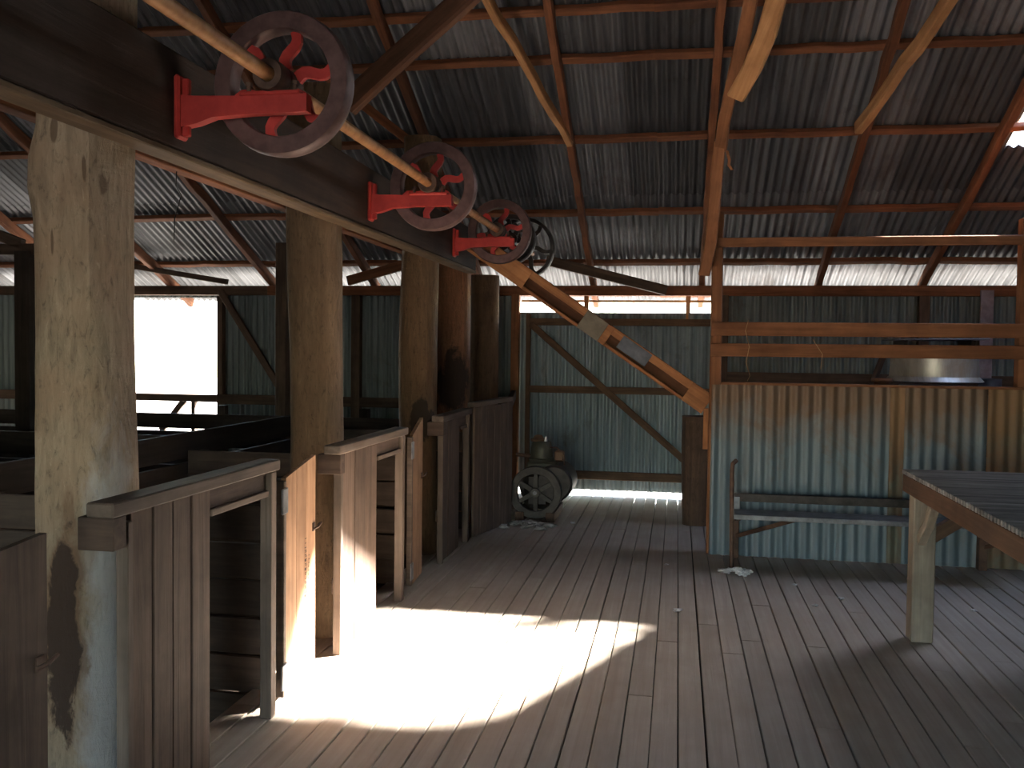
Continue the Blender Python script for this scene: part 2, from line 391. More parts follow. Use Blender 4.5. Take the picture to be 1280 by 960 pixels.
# ------------------------------------------------------------------ back wall, door, window
YB = 9.86
wb = empty('wall_back', (-1.8, YB, 0), kind='structure')
WX0, WX1, WZ0, WZ1 = -7.0, -5.22, .55, 2.14
wall_sheets(wb, XL, WX0, YB + .06, -.5, 2.25, 'wall_tin')
wall_sheets(wb, WX0, WX1, YB + .06, -.5, WZ0, 'wall_tin')
wall_sheets(wb, WX0, WX1, YB + .06, WZ1 - .02, 2.25, 'wall_tin')
wall_sheets(wb, WX1, -1.72, YB + .06, -.5, 2.25, 'wall_tin')
wall_sheets(wb, .42, 2.5, YB + .06, -.5, 2.25, 'wall_tin')
wall_sheets(wb, 2.5, XR, YB + .06, -.5, 2.16, 'wall_tin')
for xa, xb in ((XL, -4.6), (-4.6, -1.2), (-1.2, 2.2), (2.2, XR)):
    timber('top_plate', (xa, YB, 2.198), (xb, YB, 2.198), .09, .105, 'rafter' if xa > -5 else 'studs', wb)
for x in (-8.4, -7.1, -4.29, -3.54, -2.35, 2.42, 3.5, 4.6): timber('stud', (x, YB - .02, -.3), (x, YB - .02, 2.145), .1, .09, 'studs', wb, upv=(0, 1, 0))
for xa, xb, z in ((XL, WX0, .95), (WX1, -1.8, .95), (WX1, -1.8, .2), (.5, XR, .6), (.5, XR, 1.3)):
    timber('girt', (xa, YB - .005, z), (xb, YB - .005, z), .06, .11, 'studs', wb)
timber('brace', (-5.17, YB - .06, 2.2), (-4.40, YB - .06, 1.04), .04, .075, 'studs', wb)
timber('brace', (1.72, 9.3, .9), (2.05, 9.72, 1.62), .04, .06, 'studs', wb)
board('wall_board', 2.93, 3.05, YB - .1, YB - .07, 1.3, 2.2, 'pale_board', wb)
w1 = empty('window_1', (-6.1, YB, WZ0), kind='structure')
timber('window_head', (WX0, YB + .01, WZ1 + .05), (WX1, YB + .01, WZ1 + .05), .08, .07, 'studs', w1)
timber('window_jamb', (WX1 + .03, YB + .01, WZ0), (WX1 + .03, YB + .01, WZ1), .07, .08, 'studs', w1, upv=(0, 1, 0))
timber('window_jamb', (WX0 - .03, YB + .01, WZ0), (WX0 - .03, YB + .01, WZ1), .07, .08, 'studs', w1, upv=(0, 1, 0))
timber('window_sill', (WX0, YB + .01, .955), (WX1, YB + .01, .955), .10, .085, 'studs', w1)
timber('window_brace', (-5.95, YB + .02, .56), (-5.66, YB + .02, .92), .05, .07, 'studs', w1)
timber('window_brace', (-5.53, YB + .02, .55), (-5.53, YB + .02, .92), .05, .07, 'studs', w1, upv=(0, 1, 0))
timber('window_brace', (-6.5, YB + .02, .55), (-6.5, YB + .02, .92), .05, .07, 'studs', w1, upv=(0, 1, 0))

d1 = empty('door_1', (-.65, YB, 0), kind='structure')
wall_sheets(d1, -1.71, .52, YB + .07, .05, 1.97, 'door_tin', wid=.72, jit=.0)
timber('door_post', (-1.735, YB - .02, -.3), (-1.735, YB - .02, 2.16), .085, .09, 'rail_wood', d1, upv=(0, 1, 0))
timber('door_post', (.47, YB - .0, -.3), (.47, YB - .0, 2.16), .085, .09, 'studs', d1, upv=(0, 1, 0))
for z, h in ((1.865, .075), (1.135, .075), (.215, .09)):
    timber('door_rail', (-1.62, YB + .03, z), (.5, YB + .03, z), .045, h, 'door_frame_wood', d1)
timber('door_stile', (-1.60, YB + .03, .07), (-1.60, YB + .03, 1.95), .045, .08, 'door_frame_wood', d1, upv=(0, 1, 0))
timber('door_brace', (-1.57, YB - .02, 1.84), (.22, YB - .02, .30), .04, .07, 'door_frame_wood', d1)
for x in (-.98, .1):
    timber('rail_bracket', (x, YB + .10, 1.9), (x, YB + .10, 2.25), .05, .05, 'strut_light', d1, upv=(0, 1, 0))
timber('door_track', (-1.7, YB + .16, 2.095), (.6, YB + .16, 2.095), .03, .025, 'strut_light', d1)

wl = empty('wall_left', (XL, 3, 0), kind='structure'); wall_sheets(wl, -3.5, 10, XL, -.5, 2.4, 'wall_tin', alongY=True)
wr = empty('wall_right', (XR, 3, 0), kind='structure')
for w_, sgn in ((wl, XL), (wr, XR)):       # stepped gable sheets, each cut to the roof line
    y = -3.5
    while y < 9.9:
        ym = y + .36
        zt = (rz(ym) if ym > RIDGE else rz(RIDGE) - RS * (RIDGE - ym)) + .05
        zb = 2.35 if sgn < 0 else -.5
        if zt - zb > .1: share('corrugated_sheet', corr_mesh(.74, round(zt - zb, 2), 'wall_tin'), w_, T(sgn + .004, y, zb) @ MWALLY)
        y += .72
wf = empty('wall_front', (-1, -3.5, 0), kind='structure')
FX0, FX1 = -2.6, .7
wall_sheets(wf, XL, FX0, -3.5, -.5, 2.5, 'wall_tin')
wall_sheets(wf, FX0, FX1, -3.5, 1.95, 2.5, 'wall_tin')
wall_sheets(wf, FX1, XR, -3.5, -.5, 2.5, 'wall_tin')

# ------------------------------------------------------------------ log posts and shaft beam
def log_post(x, y, h, rx_, ry_, mat, label, seed, prof=(), lean=0.0, flare=0.0, sides=22, name='log_post'):
    rnd = random.Random(seed); bm = bmesh.new(); n = 30; rings = []
    ph = [rnd.uniform(0, 6.28) for _ in range(8)]
    for i in range(n + 1):
        z = h * i / n; ring = []
        ox = .010 * math.sin(z * 2.1 + ph[0]) + lean * z; oy = .012 * math.sin(z * 1.7 + ph[1])
        k = 1 + .03 * math.sin(z * 3.3 + ph[2]) + flare * max(0, 1 - z / .45) ** 2
        for s in range(sides):
            th = s * math.tau / sides; c, sn = math.cos(th), math.sin(th)
            e = 1 / (abs(c) ** 3 + abs(sn) ** 3) ** (1 / 3)          # squared-off round
            kk = k * (1 + .025 * math.sin(3 * th + ph[3] + z) + .018 * math.sin(7 * th + ph[4] + z * 2.3) + rnd.uniform(-.008, .008))
            for (zc, tc, wz, wt, amp) in prof:
                dth = (th - tc + math.pi) % math.tau - math.pi
                kk += amp * math.exp(-((z - zc) / wz) ** 2 - (dth / wt) ** 2)
            ring.append(bm.verts.new((ox + rx_ * e * c * kk, oy + ry_ * e * sn * kk, z)))
        rings.append(ring)
    for A, B in zip(rings, rings[1:]):
        for s in range(sides): bm.faces.new((A[s], A[(s + 1) % sides], B[(s + 1) % sides], B[s]))
    bm.faces.new(rings[0][::-1]); bm.faces.new(rings[-1])
    o = meshobj(name, bm, mat, None, T(x, y, 0), smooth=True)
    return tag(o, label, 'post', 'hewn log posts along the pens')
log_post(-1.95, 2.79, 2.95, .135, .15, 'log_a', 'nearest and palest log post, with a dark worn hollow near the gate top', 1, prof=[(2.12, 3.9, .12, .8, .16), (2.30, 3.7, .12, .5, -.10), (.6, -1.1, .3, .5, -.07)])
log_post(-1.95, 4.77, 2.95, .135, .135, 'log_b', 'tan log post between the leaning pale gate and the second pen front', 2, prof=[(1.86, -.2, .05, .35, .16), (1.55, -.2, .2, .35, -.05), (0, 0, .5, 1.2, .5)], flare=.1)
log_post(-1.95, 6.82, 3.15, .135, .14, 'log_c', 'golden log post with a small black knot above the third pen front', 3, prof=[(1.2, -.3, .5, .8, .1)], flare=.1)
log_post(-1.98, 7.95, 2.32, .17, .17, 'log_d', 'reddish log post with a large dark stain, behind the golden post', 4)
log_post(-1.93, 9.1, 2.3, .14, .14, 'log_e', 'dark shaded log post furthest back in the row, by the corner', 5)

sb = empty('shaft_beam', (-1.775, 4.5, 2.24), label='long dark beam across the log posts carrying the red brackets', cat='beam')
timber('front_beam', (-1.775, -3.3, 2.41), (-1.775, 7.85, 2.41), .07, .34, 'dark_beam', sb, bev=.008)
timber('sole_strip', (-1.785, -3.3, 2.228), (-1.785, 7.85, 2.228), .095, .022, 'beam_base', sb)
timber('rear_beam', (-2.13, -3.3, 2.38), (-2.13, 9.6, 2.38), .07, .16, 'rafter', sb)

# ------------------------------------------------------------------ overhead line shaft, pulleys, brackets
SX, SZ = -1.39, 2.48
sh = empty('line_shaft', (SX, 4.8, SZ), label='long rusty overhead drive shaft running through the wheels', cat='shaft')
tube('shaft', [(SX, .6, SZ), (SX, 3, SZ), (SX, 6, SZ), (SX, 8.75, SZ)], .0255, 'shaft_rust', sh, n=16)
YROT = Matrix.Rotation(R(90), 4, 'X')     # local Z -> -Y
def pulley(y, Ro, Ri, wid, rimmat, spmat, label, rot=0.0, hub=.055, nsp=6, cat='wheel', group='red-spoked drive wheels'):
    p = empty('drive_wheel', (SX, y, SZ), label=label, cat=cat, group=group)
    lathe('rim', [(Ro - .004, -wid / 2), (Ro, -wid / 2 + .006), (Ro + .004, 0), (Ro, wid / 2 - .006), (Ro - .004, wid / 2), (Ri + .003, wid / 2), (Ri, wid / 2 - .005), (Ri, -wid / 2 + .005), (Ri + .003, -wid / 2)], rimmat, p, T(SX, y, SZ) @ YROT, n=48, closed=True)
    lathe('hub', [(.027, -.055), (hub * .8, -.055), (hub, -.045), (hub, .045), (hub * .8, .055), (.027, .055)], 'black_iron' if spmat == 'black_iron' else 'rust_iron', p, T(SX, y, SZ) @ YROT, n=24, closed=True)
    bm = bmesh.new(); N = 9; sec = []
    for i in range(N):                                    # one S-curved spoke
        u = i / (N - 1); r_ = hub * .9 + (Ri + .004 - hub * .9) * u; tng = .015 * math.sin(u * math.tau); wd = .021 - .004 * u
        dr = (Ri - hub); dt = .015 * math.tau * math.cos(u * math.tau); L_ = math.hypot(dr, dt); nx, nz = -dt / L_, dr / L_
        sec.append([bm.verts.new((r_ + nx * s * wd, d * .010, tng + nz * s * wd)) for s, d in ((-1, -1), (1, -1), (1, 1), (-1, 1))])
    for A, B in zip(sec, sec[1:]):
        for k in range(4): bm.faces.new((A[k], A[(k + 1) % 4], B[(k + 1) % 4], B[k]))
    bm.faces.new(sec[0][::-1]); bm.faces.new(sec[-1])
    first = None
    for k in range(nsp):
        m = T(SX, y, SZ) @ Matrix.Rotation(rot + k * math.tau / nsp, 4, 'Y')
        if first is None: o = first = meshobj('spoke', bm, spmat, p, m)
        else: o = share('spoke', first.data, p, m)
    return p
def bracket(y, label):
    b = empty('shaft_bracket', (-1.74, y, 2.38), label=label, cat='bracket', group='red cast brackets on the dark beam')
    bm = bmesh.new()                                      # mounting plate with a rounded, flared outline
    for zz in (0,):
        add_box(bm, -1.742, -1.718, y - .035, y + .035, 2.275, 2.495, .008)
    meshobj('mounting_plate', bm, 'red_paint', b)
    bm = bmesh.new(); add_box(bm, -1.72, -1.695, y - .012, y + .012, 2.285, 2.485, .004); meshobj('plate_rib', bm, 'red_paint', b)
    bm = bmesh.new()                                      # tapering arm
    sec = []
    for xx, z0, z1 in ((-1.72, 2.315, 2.425), (-1.66, 2.325, 2.420), (-1.60, 2.345, 2.418), (-1.45, 2.352, 2.412), (-1.30, 2.352, 2.414), (-1.255, 2.354, 2.414)):
        sec.append([bm.verts.new(v) for v in ((xx, y - .022, z0), (xx, y + .022, z0), (xx, y + .022, z1), (xx, y - .022, z1))])
    for A, B in zip(sec, sec[1:]):
        for k in range(4): bm.faces.new((A[k], A[(k + 1) % 4], B[(k + 1) % 4], B[k]))
    bm.faces.new(sec[0][::-1]); bm.faces.new(sec[-1]); meshobj('arm', bm, 'red_paint', b)
    bm = bmesh.new(); add_box(bm, -1.50, -1.28, y - .026, y + .026, 2.412, 2.428, .004); meshobj('bearing_seat', bm, 'red_paint', b)
    lathe('bearing', [(.028, -.04), (.052, -.04), (.056, -.03), (.056, .03), (.052, .04), (.028, .04)], 'rust_iron', b, T(SX, y, SZ) @ YROT, n=24, closed=True)
    for dx in (-.085, .085): lathe('bolt', [(.008, -.02), (.008, .02), (.013, .02), (.013, .032), (.005, .034)], 'rust_iron', b, T(SX + dx, y, 2.43), n=8)
    for zz in (2.30, 2.47): lathe('bolt', [(.010, 0), (.010, .012), (.005, .016)], 'rust_iron', b, T(-1.718, y, zz) @ Matrix.Rotation(R(90), 4, 'Y'), n=6)
for y, rot, w_ in ((3.10, R(-17), 'nearest and largest'), (5.13, R(-20), 'middle'), (7.12, R(-15), 'third and smallest red-spoked')):
    pulley(y, .25, .186, .075, 'rim_iron', 'red_paint', {'n': 'largest brown-rimmed wheel with curved red spokes, nearest the camera', 'm': 'brown-rimmed wheel with red spokes, the middle of the three', 't': 'smallest-looking red-spoked wheel, above the upper end of the wooden belt guard'}[w_[0]], rot)
for y, l in ((3.0, 'red bracket arm holding the nearest wheel'), (5.03, 'red bracket arm holding the middle wheel'), (7.02, 'red bracket arm holding the wheel above the belt guard')): bracket(y, l)
pulley(7.62, .205, .17, .10, 'black_iron', 'black_iron', 'black pulley half hidden behind the third red-spoked wheel', .3, group='black belt pulleys')
pulley(8.3, .275, .245, .12, 'black_iron', 'black_iron', 'large black pulley at the far end of the shaft, above the belt guard', .1, group='black belt pulleys')

# ------------------------------------------------------------------ belt guard
bgd = empty('belt_guard', (.2, 7.36, 1.1), label='sloping wooden belt guard trough running from the shaft down to the tin partition', cat='belt guard')
A = Vector((-1.66, 7.36, 2.43)); B = Vector((.235, 7.36, 1.145)); dd = (B - A).normalized(); up_ = Vector((-dd.z, 0, dd.x)) if dd.x > 0 else 0
L = (B - A).length
timber('back_board', A + Vector((0, .06, 0)), B + Vector((0, .06, 0)), .02, .17, 'guard_panel', bgd)
timber('upper_board', A + up_ * .052, B + up_ * .052, .12, .062, 'guard_wood', bgd)
timber('lower_board', A - up_ * .070, B - up_ * .070, .12, .026, 'guard_wood', bgd)
for u0, u1, m_ in ((.20, .56, 'guard_wood'), (1.10, 1.30, 'grey_zinc'), (1.30, 1.36, 'guard_wood'), (1.45, 1.72, 'blue_zinc'), (2.10, L - .002, 'guard_wood')):
    timber('cover_plate', A + dd * u0 + Vector((0, -.062, 0)), A + dd * u1 + Vector((0, -.062, 0)), .008, .165 if m_ != 'blue_zinc' else .11, m_, bgd, off=(0, 0 if m_ != 'blue_zinc' else .02))
board('hanging_board', .205, .245, 7.29, 7.315, .80, 1.12, 'guard_wood', bgd)

st = log_post(.185, 8.46, .98, .12, .12, 'stump_wood', 'short dark squared stump standing under the lower end of the belt guard', 11)
st['group'] = ''; del st['group']; st.name = 'timber_stump'; WM[st.name] = T(.185, 8.46, 0)

# ------------------------------------------------------------------ pen fronts and swing gates
PX = -1.66
def pen_front(y0, boards, yopen, ystile, yr0, yr1, ztop, label):
    t = empty('boarded_partition', (PX, y0, 0), label=label, cat='partition', group='boarded pen fronts')
    yy = y0
    for i, w_ in enumerate(boards):
        board('board', PX - .022 + .003 * (i % 2), PX + .003 * (i % 2), yy + .003, yy + w_ - .003,   .01, ztop - .05 + random.uniform(-.006, .006), 'pen_board', t)
        yy += w_
    board('edge_strip', PX - .03, PX + .012, y0 - .03, y0, .0, ztop - .075, 'pen_rail', t)
    board('top_rail', PX - .055, PX + .035, yr0, yr1, ztop - .045, ztop, 'pen_rail', t, bev=.005)
    board('rail_block', PX - .09, PX + .03, yr0 + .01, yr0 + .075, ztop - .145, ztop - .046, 'dark_board', t)
    if ystile:
        board('header_board', PX - .03, PX - .005, yy, ystile - .03, ztop - .125, ztop - .046, 'pen_board', t)
        board('header_batten', PX - .03, PX + .01, yy, ystile - .03, ztop - .15, ztop - .125, 'pen_rail', t)
        board('stile', PX - .03, PX + .02, ystile - .03, ystile + .02, 0, ztop - .05, 'pen_rail', t)
    board('ledge', PX - .05, PX - .022, y0, yy, .30, .38, 'pen_board', t)
    return t
pen_front(2.58, [.125, .118, .122, .128], True, 3.575, 2.44, 3.60, 1.085, 'nearest boarded pen front with a thick top rail beside the palest post')
pen_front(4.40, [.20, .19, .17], True, 5.42, 4.30, 5.46, 1.07, 'second boarded pen front, glowing beside the sunlit floor')
pen_front(6.44, [.17, .18, .17], True, 7.22, 6.33, 7.27, 1.08, 'third boarded pen front below the golden post')
t = empty('boarded_partition', (-1.6, 7.7, 0), label='tall boarded panel beside the old engine at the far end', cat='partition', group='boarded pen fronts')
pa, pb = Vector((-1.64, 7.36, 0)), Vector((-1.45, 8.08, 0)); nb = 6
for i in range(nb):
    p = pa.lerp(pb, (i + .5) / nb); wv = (pb - pa).length / nb - .006
    timber('board', p + Vector((0, 0, .01)), p + Vector((0, 0, 1.08 + .008 * (i % 3))), wv, .022, 'pen_board', t, upv=(pb - pa).normalized().cross(Vector((0, 0, 1))))
timber('top_rail', pa + Vector((-.02, 0, 1.10)), pb + Vector((-.02, 0, 1.12)), .07, .04, 'pen_rail', t)
timber('end_rail', pb + Vector((-.02, 0, 1.08)), Vector((-1.72, 9.7, 1.08)), .05, .09, 'dark_board', t)
for k in range(5): timber('board', pb + Vector((-.03, 0, .1 + k * .22)), Vector((-1.74, 9.7, .1 + k * .22)), .02, .2, 'dark_board', t)

def gate(ya, yb, ang, ztop, rise, boards, label, mat='gate_board', text=False):
    m = T(PX - .012, ya, 0) @ Matrix.Rotation(ang, 4, 'Z')
    t = empty('swing_gate', (PX - .012, ya, 0), ang, label=label, cat='gate', group='small swing gates')
    Lg = yb - ya; wv = Lg / boards
    for i in range(boards):
        bm = bmesh.new(); vs_ = add_box(bm, -.011, .011, i * wv + .002, (i + 1) * wv - .002, .03, ztop)
        for v in bm.verts:
            if v.co.z > .5: v.co.z = ztop + rise * v.co.y / Lg
        # stand the board up: local X along its height so the grain follows
        rot = Matrix.Rotation(R(-90), 4, 'Y')
        bmesh.ops.transform(bm, matrix=rot.inverted(), verts=bm.verts)
        meshobj('board', bm, mat, t, m @ rot)
    bm = bmesh.new(); add_box(bm, -.022, .014, -.03, 0.0, .03, ztop - .01, .003); meshobj('hinge_stile', bm, 'pen_rail', t, m)
    for zz in (.25, .80):
        bm = bmesh.new(); add_box(bm, -.036, -.011, .01, Lg - .01, zz, zz + .09, .003); meshobj('ledge', bm, 'pen_board', t, m)
    for zz in (.07, ztop - .15):
        bm = bmesh.new(); add_box(bm, .012, .022, -.065, .0, zz, zz + .11, .003); meshobj('hinge', bm, 'old_steel', t, m)
    bm = bmesh.new(); add_tube(bm, [(.015, Lg - .05, .69), (.035, Lg - .03, .70), (.04, Lg, .715), (.02, Lg + .01, .70)], .006, 6); add_box(bm, .011, .016, Lg - .05, Lg - .02, .68, .72)
    meshobj('latch', bm, 'rust_iron', t, m)
    return t, m
gate(1.46, 2.20, R(0), .985, .06, 4, 'dark brown boarded gate at the left edge before the palest post', 'pen_board')
g1, gm = gate(3.735, 4.16, R(5), .985, .055, 3, 'pale swing gate with a hook latch catching the sun patch')
# faint stencilled lettering running up the pale gate (unreadable strokes)
bm = bmesh.new(); rnd = random.Random(3)
for k in range(15):
    z0 = .37 + k * .021
    for s in range(rnd.choice((1, 2, 2))):
        y0 = .262 + rnd.uniform(0, .01); add_box(bm, .0112, .0120, y0, y0 + rnd.uniform(.012, .022), z0 + s * .008, z0 + s * .008 + .004)
    if rnd.random() < .7: add_box(bm, .0112, .0120, .262 + rnd.choice((0, .018)), .266 + .018, z0, z0 + .012)
for k in range(8): add_box(bm, .0112, .0120, .318, .318 + rnd.uniform(.008, .014), .45 + k * .018, .454 + k * .018)
meshobj('stencil_print', bm, 'ink', g1, gm)['kind'] = 'stuff'
gate(5.68, 6.02, R(5), 1.0, .09, 2, 'narrow brown swing gate before the golden post')

# chute dividers seen through the openings and over the fronts
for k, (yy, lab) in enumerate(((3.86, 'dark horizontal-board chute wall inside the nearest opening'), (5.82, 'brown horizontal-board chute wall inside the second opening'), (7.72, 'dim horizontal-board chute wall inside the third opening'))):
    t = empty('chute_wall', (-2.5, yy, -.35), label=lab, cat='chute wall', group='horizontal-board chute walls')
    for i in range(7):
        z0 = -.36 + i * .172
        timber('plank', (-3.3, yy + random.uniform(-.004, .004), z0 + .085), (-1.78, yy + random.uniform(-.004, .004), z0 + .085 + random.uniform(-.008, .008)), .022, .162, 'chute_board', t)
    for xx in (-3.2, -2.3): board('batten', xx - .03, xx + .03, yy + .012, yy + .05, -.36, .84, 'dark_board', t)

# ------------------------------------------------------------------ pens behind
def fence(p, q, zs, h, posts, label, mat='pen_dark', ptop=1.05):
    t = empty('pen_fence', ((p[0] + q[0]) / 2, (p[1] + q[1]) / 2, -.36), label=label, cat='fence', group='dark pen fences')
    p_, q_ = Vector((*p, 0)), Vector((*q, 0)); nrm = Vector((0, 0, 1)).cross((q_ - p_).normalized())
    for z in zs: timber('rail', p_ + Vector((0, 0, z)), q_ + Vector((0, 0, z + random.uniform(-.015, .015))), .028, h * random.uniform(.9, 1.0), mat, t)
    for i in range(posts):
        c = p_.lerp(q_, (i + .5) / posts) + nrm * .055
        timber('post', c + Vector((0, 0, -.36)), c + Vector((0, 0, ptop)), .09, .08, mat, t, upv=(0, 1, 0))
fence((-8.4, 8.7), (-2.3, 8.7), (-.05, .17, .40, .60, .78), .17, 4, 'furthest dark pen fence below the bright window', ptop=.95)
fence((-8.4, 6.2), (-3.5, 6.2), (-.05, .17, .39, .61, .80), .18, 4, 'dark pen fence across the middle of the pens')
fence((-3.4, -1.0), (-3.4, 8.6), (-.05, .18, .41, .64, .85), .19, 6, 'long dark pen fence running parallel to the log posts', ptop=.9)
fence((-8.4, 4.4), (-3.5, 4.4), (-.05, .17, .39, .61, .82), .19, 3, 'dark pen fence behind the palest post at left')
tag(timber('pen_post', (-5.47, 7.0, -.36), (-5.47, 7.0, 2.34), .14, .12, 'pen_dark', upv=(0, 1, 0)), 'tall black square post rising from the pens at far left', 'post')
tag(timber('pen_post', (-4.0, 8.9, -.36), (-4.0, 8.9, 2.62), .11, .11, 'studs', upv=(0, 1, 0)), 'slim dark square post just left of the tan log post', 'post')
tag(tube('hanging_wire', [(-2.13, 3.66, 2.32), (-2.135, 3.66, 2.24), (-2.11, 3.66, 2.2), (-2.14, 3.66, 2.1), (-2.145, 3.66, 2.0)], .0022, 'black_iron', n=5), 'thin wire hanging between the two nearest log posts', 'wire')

# ------------------------------------------------------------------ tin partition with rails
YP = 7.22
pt = empty('partition_fence', (2.5, YP, 0), label='low blue-grey corrugated partition with orange timber rails above', cat='partition')
x = .262; i = 0
for w_, m_ in ((1.29, 'partition_tin'), (.10, 'rusty_tin'), (.57, 'partition_tin'), (.30, 'rusty_tin'), (.76, 'partition_tin'), (.76, 'partition_tin'), (.76, 'partition_tin')):
    share('corrugated_sheet', corr_mesh(w_, 1.305, m_, pitch=.086, amp=.009, seg=10), pt, T(x, YP - .045 - .004 * (i % 2), .005) @ MWALLX); x += w_; i += 1
timber('cap_rail', (.33, YP, 1.315), (4.95, YP, 1.315), .075, .028, 'rail_wood', pt)
timber('post', (.285, YP + .02, 0), (.285, YP + .02, 2.62), .085, .075, 'rail_wood', pt, upv=(0, 1, 0), rough=.01)
timber('post', (2.47, YP + .03, 0), (2.47, YP + .03, 2.55), .085, .09, 'rail_wood', pt, upv=(0, 1, 0))
timber('post', (4.6, YP + .03, 0), (4.6, YP + .03, 2.55), .085, .09, 'rail_wood', pt, upv=(0, 1, 0))
for za, zb, h in ((2.388, 2.39, .07), (1.735, 1.735, .105), (1.575, 1.585, .10)):
    timber('rail', (.245, YP - .035, za), (4.95, YP - .035, zb), .035, h, 'rail_wood', pt, bev=.006)
timber('inner_rail', (.33, YP + .03, .7), (4.9, YP + .03, .7), .05, .08, 'studs', pt)
# bowed split struts rising from the partition post toward the ridge
s1 = empty('roof_strut', (.22, 7.12, 2.2), label='bowed orange split timber strut rising from the partition post', cat='timber')
timber('lower_timber', (.195, 7.12, 2.15), (.275, 6.66, 3.04), .085, .075, 'rail_wood', s1, upv=(0, 1, 0), rough=.03)
timber('upper_timber', (.275, 6.68, 3.0), (.497, 4.32, 4.385), .085, .075, 'rail_wood', s1, upv=(0, 1, 0), rough=.03)
timber('splinter', (.315, 6.72, 2.98), (.345, 6.70, 2.84), .02, .012, 'rail_wood', s1, upv=(0, 1, 0), rough=.03)
s2 = timber('roof_strut', (.335, 5.86, 3.13), (.868, 4.23, 4.237), .11, .085, 'strut_light', None, upv=(0, 1, 0), rough=.03)
tag(s2, 'pale thick split timber hanging beside the bowed strut', 'timber')
for pts, lab in (([(.52, 7.155, 1.80), (.50, 7.15, 1.72), (.53, 7.15, 1.60), (.51, 7.15, 1.48), (.54, 7.15, 1.38), (.52, 7.15, 1.34)], 'short frayed twine hanging over the lower rails near the partition post'),
                 ([(.99, 7.155, 1.66), (1.06, 7.15, 1.55), (1.05, 7.15, 1.44)], 'single thread of twine hanging from the lower rail at mid span')):
    tag(tube('twine', pts, .0025, 'twine', n=5), lab, 'twine')

# ------------------------------------------------------------------ things behind the partition
tk = empty('metal_tank', (2.20, 8.55, 0), label='dented pale metal tank with a thin lid behind the rails', cat='tank')
lathe('drum', [(.30, 0), (.305, .02), (.30, .04), (.30, 1.26), (.28, 1.29)], 'wall_tin', tk, T(2.20, 8.55, 0), n=36)
lathe('hood', [(.39, 1.325), (.40, 1.33), (.362, 1.37), (.355, 1.45), (.352, 1.60), (.33, 1.61)], 'tank_tin', tk, T(2.20, 8.55, 0), n=40)
bm = bmesh.new(); add_box(bm, -.37, .35, -.33, .33, 0, .012, .003); meshobj('lid', bm, 'old_steel', tk, T(2.20, 8.55, 1.682) @ Matrix.Rotation(R(-.6), 4, 'Y'))
for dx in (-.28, .26):
    bm = bmesh.new(); add_box(bm, dx - .015, dx + .015, -.2, .2, -.085, 0); meshobj('lid_support', bm, 'black_iron', tk, T(2.20, 8.55, 1.682))
lathe('post_top', [(.06, 0), (.062, 1.0), (.063, 1.325), (.085, 1.33), (.088, 1.345), (.08, 1.36)], 'guard_panel', None, T(1.66, 8.0, 0), n=24)
o = bpy.data.objects['post_top']; o.name = 'round_post'; WM['round_post'] = T(1.66, 8.0, 0); tag(o, 'round-topped brown post just left of the metal tank', 'post')
t = empty('dark_shelf', (2.95, 9.2, 0), label='dark bench with a blue-black tin behind the right end of the rails', cat='bench')
board('top', 2.62, 3.6, 9.0, 9.5, 1.20, 1.24, 'pen_dark', t)
for xx, yy in ((2.66, 9.04), (3.55, 9.04), (2.66, 9.45), (3.55, 9.45)): board('leg', xx - .035, xx + .035, yy - .035, yy + .035, 0, 1.20, 'pen_dark', t)
o = lathe('tin_can', [(.10, 0), (.105, .01), (.10, .02), (.10, .09), (.104, .10), (.08, .105)], 'blue_zinc', None, T(2.86, 9.2, 1.24), n=20); tag(o, 'small dark blue tin on the dark bench behind the rails', 'tin')

# ------------------------------------------------------------------ iron bench at the partition
bn = empty('iron_bench', (1.0, 6.8, 0), label='rusty iron bench frame with an upright pipe before the tin partition', cat='bench')
tube('upright_pipe', [(.405, 6.68, 0), (.40, 6.68, .3), (.395, 6.68, .72), (.40, 6.69, .765), (.425, 6.72, .785)], .016, 'rust_iron', bn)
board('back_rail', .43, 2.3, 6.96, 6.985, .455, .515, 'black_iron', bn)
board('seat_plank', .43, 2.3, 6.70, 6.95, .375, .40, 'old_steel', bn)
board('front_angle', .40, 2.3, 6.675, 6.70, .37, .405, 'old_steel', bn)
for xx in (.45, 2.2):
    timber('end_plate', (xx, 6.95, .36), (xx, 6.97, .52), .05, .012, 'old_steel', bn, upv=(0, 1, 0))
    timber('strut', (xx, 7.13, .16), (xx + .38, 6.74, .37), .035, .03, 'rust_iron', bn)
    timber('strut', (xx, 7.10, .30), (xx, 6.72, .37), .03, .03, 'rust_iron', bn)
    board('wall_cleat', xx - .03, xx + .03, 7.10, 7.165, 0, .45, 'rust_iron', bn)

# ------------------------------------------------------------------ slatted wool table
tb = empty('wool_table', (2.05, 4.0, 0), label='slatted wool sorting table with a pale square leg at right', cat='table')
TX0, TX1, TY0, TY1 = 1.245, 2.95, 2.4, 5.40
for xx, nm in ((TX0, 'side_rail'), (TX1 - .045, 'side_rail')): board(nm, xx, xx + .045, TY0, TY1, .795, .895, 'table_rail', tb, bev=.006)
for yy in (TY0 + .002, TY1 - .047): board('end_rail', TX0 + .046, TX1 - .046, yy, yy + .045, .80, .89, 'table_rail', tb, bev=.006)
for xx, yy in ((TX0 + .052, TY1 - .175), (TX1 - .17, TY1 - .175), (TX0 + .052, TY0 + .06), (TX1 - .17, TY0 + .06)):
    board('leg', xx - .03, xx + .085, yy, yy + .115, 0, .795 if xx < 2 else .80, 'table_leg', tb, bev=.006)
timber('brace', (TX0 + .06, TY1 - .16, .55), (TX0 + .045, TY1 - .50, .81), .05, .05, 'table_leg', tb, rough=.02)
timber('brace', (TX0 + .12, TY1 - .10, .56), (TX0 + .52, TY1 - .06, .82), .05, .07, 'table_rail', tb)
ns = 76; me = None
